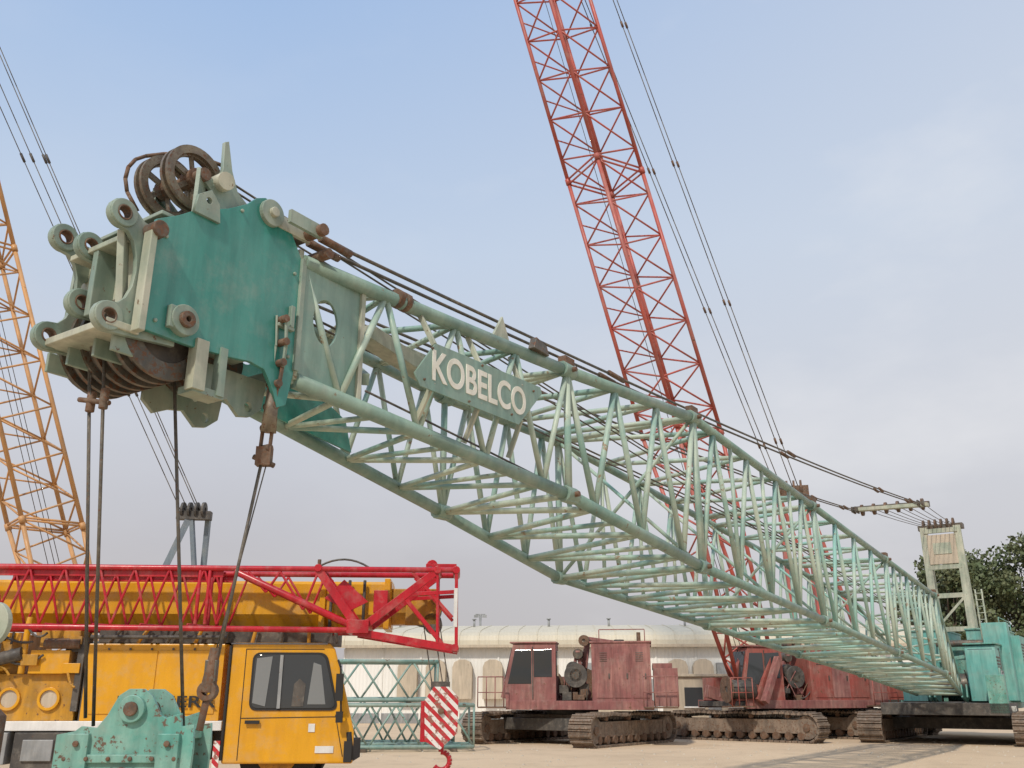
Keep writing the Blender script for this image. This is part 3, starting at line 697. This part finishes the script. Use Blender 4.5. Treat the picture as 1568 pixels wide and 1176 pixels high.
for y in(Yn,Yf):
    mb.tube((xs0,y,3.36),(-.95,y,3.34),.045,'red',10); mb.beam((-8.2,y+.05,3.27),(-4.6,y+.05,3.26),.03,.1,'red')
    mb.tube((xs0,y,2.48),(-2.45,y,2.40),.045,'red',10)
    for i in range(n):
        xa=xs0+(xs1-xs0)*i/n; xb=xs0+(xs1-xs0)*(i+.5)/n; xc=xs0+(xs1-xs0)*(i+1)/n
        mb.tube((xa,y,3.34),(xb,y,2.48),.021,'red',6); mb.tube((xb,y,2.48),(xc,y,3.34),.021,'red',6)
    for x in(-4.95,-4.8): mb.tube((x,y,3.34),(x+.0,y,2.48),.03,'red',8)
    mb.tube((-4.41,y,3.30),(-2.5,y,2.46),.055,'red',10)
    for xa,xb in((-4.2,-3.9),(-3.7,-3.9),(-3.7,-3.3),(-3.1,-3.3)):
        mb.tube((xa,y,3.3),(xb,y,3.2-(xb+4.41)*.44),.022,'red',6)
    mb.beam((-3.12,y,3.36),(-2.42,y,2.42),.05,.13,'red'); mb.beam((-2.36,y,2.44),(-1.22,y,3.32),.05,.12,'red')
    mb.beam((-2.5,y,2.38),(-.86,y,2.12),.05,.11,'red')
    mb.beam((-.90,y,3.38),(-.88,y,2.12),.05,.1,'red'); mb.beam((-1.2,y,3.3),(-1.18,y,2.2),.04,.06,'red')
    mb.beam((-1.75,y,2.95),(-.9,y,3.0),.04,.06,'red'); mb.beam((-1.6,y,3.3),(-.95,y,2.6),.03,.05,'red'); mb.beam((-1.75,y,2.95),(-1.1,y,2.2),.03,.06,'red')
for i in range(12):
    x=xs0+(xs1-xs0)*i/12
    mb.tube((x,Yn,3.36),(x+.35,Yf,3.36),.018,'red',6); mb.tube((x,Yn,2.48),(x+.35,Yf,2.48),.018,'red',6)
for x,z in((-2.4,2.4),(-1.2,3.34),(-.9,3.34),(-.9,2.14),(-3.1,3.36)): mb.tube((x,Yn-.06,z),(x,Yf+.06,z),.06,'red',12)
mb.box((-1.15,15,3.42),(.5,.12,.1),'red'); mb.ring((-1.3,15,3.45),(0,1,0),.09,.03,.05,'red',18); mb.tube((-3.12,14.9,3.38),(-3.12,14.9,3.52),.03,'rust',8)
mb.sag((-3.1,14.8,3.4),(-2.3,14.8,3.38),-.12,.018,'dark',8,6); mb.sag((-2.3,14.8,3.38),(-1.3,14.8,3.4),.06,.012,'dark',8,6)
mb.box((-2.42,15.0,2.45),(.34,.8,.2),'red'); mb.box((-2.1,15.05,2.85),(.22,.5,.35),'red')
mb.prism([(-3.0,2.9),(-2.6,2.7),(-2.3,2.85),(-2.7,3.2)],(0,14.9,0),(1,0,0),(0,0,1),.03,'red')
mb.bb(-.93,-.87,14.66,14.69,2.45,3.05,'white')
mb.finish('folding_jib',yc,.004)
mb=MB(YM)
hx=-1.1
hp=[(-.24,-.42),(.0,-.54),(.26,-.30),(.27,.22),(.12,.38),(-.12,.38),(-.26,.18)]
for y in(14.98,15.28): mb.prism(hp,(hx,y,1.18),(1,0,0),(0,0,1),.03,'stripe')
for k in range(2): mb.ring((hx,15.08+k*.1,1.2),(0,1,0),.24,.05,.06,'dark',24)
mb.box((hx-.27,15.12,1.05),(.09,.26,.6),'red'); mb.box((hx-.02,15.12,1.58),(.3,.24,.12),'dark')
mb.tube((hx,14.9,1.2),(hx,15.35,1.2),.05,'rust',12)
for dx in(-.12,.05,.15): mb.tube((hx+dx,15.1,1.4),(-1.35+dx,15.9,2.7),.011,'rope',6)
pts=[Vector((hx+.02+.13*math.cos(math.radians(95-i*20)),15.13,.47+.13*math.sin(math.radians(95-i*20)))) for i in range(13)]
mb.path([Vector((hx+.02,15.13,.72))]+pts,.04,'red',8)
mb.finish('striped_hook_block',yc,.006)

# ============================================================ STACKED BOOM SECTIONS
st=empty('stacked_boom_sections')
mb=MB(Matrix.Translation((-4.0,25.9,0))@Matrix.Rotation(math.radians(8),4,'Z'))
def sect(x0,x1,y0,z0,w,h,n):
    f=lambda x:[(x,y0,z0),(x,y0+w,z0),(x,y0+w,z0+h),(x,y0,z0+h)]
    lattice(mb,f(x0),f(x1),n,.055,.03,'lacedk','lacedk',nseg=5)
sect(-4,3.0,0,.12,1.4,1.05,5); sect(-3.6,2.0,.1,1.3,1.2,1.0,4); sect(-4,2.6,1.7,.12,1.4,1.2,5)
for x in(-3,0,2.4): mb.bb(x,x+.15,-.2,3.2,0,.08,'bark')
for x in(-2.6,1.2): mb.bb(x,x+.1,0,1.4,1.21,1.26,'bark')
mb.finish('lattice_sections',st)

# ============================================================ WAREHOUSE
wb=empty('warehouse_building')
X0,X1,Y0,Y1=-9,22,50,64
WM=Matrix.Translation((6.5,50,0))@Matrix.Rotation(math.radians(-4),4,'Z')@Matrix.Translation((-6.5,-50,0))
mb=MB(WM)
mb.bb(X0,X1,Y0,Y1,0,3.85,'wall')
# eaves cap the wall, low-pitched metal roof with a rounded eave and shallow ridge
arc=[(Y0-.4,3.85),(Y0-.38,4.15),(Y0-.25,4.4),(Y0+.1,4.58),(Y0+1,4.75),(Y0+4,5.1),((Y0+Y1)/2,5.4),(Y1-4,5.1),(Y1-1,4.75),(Y1,4.5),(Y1+.35,4.2),(Y1+.4,3.85)]
n=len(arc); vs=[]
for k in range(2):
    for y,z in arc: vs.append((X0-.3 if k==0 else X1+.3,y,z))
fs=[(i,i+1,n+i+1,n+i) for i in range(n-1)]+[tuple(range(n))[::-1],tuple(range(n,2*n))]
mb.add(vs,fs,'roof')
mb.bb(X0-.3,X1+.3,Y0-.5,Y0-.4,3.78,3.92,'beige')
for k in range(31):
    x=X0+k*(X1-X0)/30
    for (ya,za),(yb,zb) in zip(arc[:6],arc[1:7]): mb.beam((x,ya-.01,za+.01),(x,yb-.01,zb+.01),.05,.04,'roof')
    if k%2==0: mb.bb(x-.04,x+.04,Y0-.05,Y0,0,3.75,'wall')
for k in range(7):
    x=X0+2+k*4.1+(k%3)*.3
    mb.tube((x,Y0+5,5.1),(x,Y0+5,5.6),.07,'grey',10); mb.tube((x,Y0+5,5.6),(x,Y0+5,5.66),.13,'grey',10)
mb.bb(X0,X1,Y0-.03,Y0,0,.5,'grey')
mb.finish('walls_and_roof',wb)
mb=MB(WM)
for x in(-5.5,-4,-2.6,-1.0,.3,8.6,9.9,12.4,14,17,19):
    w=.52
    pts=[(-w,1.2),(w,1.2),(w,2.8),(w*.8,3.05),(w*.3,3.18),(-w*.3,3.18),(-w*.8,3.05),(-w,2.8)]
    mb.prism(pts,(x,Y0-.06,0),(1,0,0),(0,0,1),.45,'beige')
for x in(7,15.4): mb.bb(x-.5,x+.5,Y0-.1,Y0-.03,.0,2.2,'grey')
for x in(3.9,11): mb.bb(x-.4,x+.4,Y0-.3,Y0-.03,2.4,3.0,'grey')
for x in(5.2,): mb.bb(x-1.2,x+1.2,Y0-.09,Y0-.03,0,2.9,'beige')
mb.finish('window_hoods_and_doors',wb,.02)

sb=empty('site_cabin'); mb=MB()
mb.bb(6.2,9.6,37.5,39.8,.3,2.1,'beige'); mb.bb(6.15,9.65,37.4,39.9,2.1,2.2,'beige')
for x in(6.7,8.4): mb.bb(x,x+.7,37.46,37.5,1.0,1.7,'glass'); mb.bb(x-.05,x+.75,37.44,37.46,.94,1.0,'white')
mb.bb(7.6,8.1,37.46,37.5,.35,1.9,'grey')
for x in(6.3,9.3): mb.bb(x,x+.2,37.6,39.7,0,.3,'dark')
mb.finish('cabin_body',sb,.015)
lp=empty('street_lamp'); mb=MB()
mb.tube((-1.95,58,0),(-1.95,58,6.1),.07,'grey',8); mb.beam((-2.25,58,6.1),(-1.65,58,6.1),.12,.07,'grey'); mb.box((-2.2,57.95,6.0),(.28,.2,.14),'grey'); mb.box((-1.7,57.95,6.0),(.28,.2,.14),'grey')
mb.finish('pole_and_heads',lp)

# ============================================================ TREES
def tree(x,y,h,cr,nleaf=5200,seed=0):
    rnd_=random.Random(seed); e=empty('tree'); mb=MB()
    mb.tube((x,y,0),(x+.1,y,h*.35),.28,'bark',10,.2)
    clumps=[]
    for i in range(36):
        a=rnd_.uniform(0,6.28); rr=cr*math.sqrt(rnd_.random())*.85; z=h*.30+rnd_.random()*h*.62
        k=1-abs((z-h*.6)/(h*.45))**2*.6; c=Vector((x+rr*k*math.cos(a),y+rr*k*math.sin(a),z)); clumps.append((c,rnd_.uniform(.5,1.15)*cr*.36))
        mid=Vector((x+.1,y,h*.35)).lerp(c,.5)+Vector((0,0,-.2))
        mb.tube((x+.1,y,h*.30),mid,.10,'bark',6,.06); mb.tube(mid,c,.06,'bark',6,.02)
    mb.finish('trunk_and_limbs',e)
    mb=MB()
    for i in range(nleaf):
        c,r=clumps[rnd_.randrange(len(clumps))]
        d=Vector((rnd_.gauss(0,1),rnd_.gauss(0,1),rnd_.gauss(0,.8))).normalized()*r*rnd_.random()**.4
        p=c+d; s=rnd_.uniform(.09,.2)
        a=Vector((rnd_.gauss(0,1),rnd_.gauss(0,1),rnd_.gauss(0,1))).normalized(); b_=a.orthogonal().normalized()
        c_=a.cross(b_)
        mb.add([p-b_*s,p-c_*s*.6,p+b_*s,p+c_*s*.6],[(0,1,2,3)],'leaf')
    mb.finish('foliage',e)
tree(27.6,60,9.9,3.0,8000,1); tree(33.2,60,12.0,4.3,15000,2); tree(38.5,63,11.2,4.2,11000,3); tree(30.6,65,10.8,3.8,10000,4); tree(35.5,57,8.4,3.6,9000,6)

# ============================================================ GROUND
mb=MB()
mb.add([(-1500,-300,0),(1500,-300,0),(1500,3000,0),(-1500,3000,0)],[(0,1,2,3)],'ground')
mb.finish('ground')
st2=random.Random(5); mb=MB()
for i in range(900):
    x=st2.uniform(-4,24); y=st2.uniform(14,34); s=st2.uniform(.015,.05)
    vs=[(x+s*a,y+s*b_,max(0,s*c*.7)) for a,b_,c in((-1,-.3,-.2),(.2,-1,-.2),(1,.4,-.2),(-.2,1,-.2),(.1,.05,1))]
    mb.add(vs,[(0,1,4),(1,2,4),(2,3,4),(3,0,4)],'beige')
mb.finish('scattered_stones')

# ============================================================ WORLD / SUN / CAMERA
sun=Vector((-.28,-.72,.80)).normalized()
el=math.asin(sun.z); az=math.atan2(sun.x,sun.y)
w=bpy.data.worlds.new('World'); sc.world=w; w.use_nodes=True; t=w.node_tree
bg=t.nodes['Background']; bg.inputs['Strength'].default_value=.12
sk=t.nodes.new('ShaderNodeTexSky'); sk.sky_type='NISHITA'; sk.sun_disc=False; sk.sun_elevation=el; sk.sun_rotation=az
sk.dust_density=3.5; sk.air_density=1.1
tc=t.nodes.new('ShaderNodeTexCoord').outputs['Generated']
sep=t.nodes.new('ShaderNodeSeparateXYZ'); t.links.new(tc,sep.inputs[0])
r=t.nodes.new('ShaderNodeValToRGB'); t.links.new(sep.outputs['Z'],r.inputs[0])
cr_=r.color_ramp
cols=[(0,(.45,.42,.42)),(.12,(.48,.46,.48)),(.26,(.56,.58,.64)),(.45,(.50,.60,.75)),(.68,(.33,.48,.74)),(1,(.22,.38,.66))]
while len(cr_.elements)<len(cols): cr_.elements.new(.5)
for e_,(p,c) in zip(cr_.elements,cols): e_.position=p; e_.color=(*c,1)
sca=t.nodes.new('ShaderNodeVectorMath'); sca.operation='SCALE'; sca.inputs['Scale'].default_value=9.2
t.links.new(r.outputs[0],sca.inputs[0])
c=mix(t,.92,sk.outputs[0],sca.outputs[0])
mr2=t.nodes.new('ShaderNodeMapRange'); t.links.new(sep.outputs['X'],mr2.inputs[0]); mr2.inputs[1].default_value=-.25; mr2.inputs[2].default_value=.65; mr2.inputs[3].default_value=0; mr2.inputs[4].default_value=.55
c=mix(t,mr2.outputs[0],c,(5.9,6.0,6.3))
n1=noise(t,mapping(t,tc,(1.0,1.0,2.2),(0,.6,0)),2.0,6,.55)
cf=ramp(t,n1,.42,.8)
mr=t.nodes.new('ShaderNodeMapRange'); t.links.new(sep.outputs['X'],mr.inputs[0]); mr.inputs[1].default_value=-.3; mr.inputs[2].default_value=.6; mr.inputs[3].default_value=.15; mr.inputs[4].default_value=1.0
mu=t.nodes.new('ShaderNodeMath'); mu.operation='MULTIPLY'; t.links.new(cf,mu.inputs[0]); t.links.new(mr.outputs[0],mu.inputs[1])
c=mix(t,mu.outputs[0],c,(7.3,7.3,7.4))
t.links.new(c,bg.inputs['Color'])
L=bpy.data.lights.new('sun','SUN'); L.energy=2.7; L.angle=math.radians(3.0); L.color=(1,.92,.80)
lo=bpy.data.objects.new('sun',L); sc.collection.objects.link(lo); lo.rotation_euler=(-sun).to_track_quat('-Z','Y').to_euler()
cam=bpy.data.cameras.new('camera'); co=bpy.data.objects.new('camera',cam); sc.collection.objects.link(co)
cam.sensor_width=36; cam.lens=32.14; cam.clip_end=5000
co.location=(0,0,EYE); co.rotation_euler=(math.radians(90+18.74),0,0); sc.camera=co
sc.view_settings.view_transform='Standard'; sc.view_settings.look='None'; sc.view_settings.exposure=0
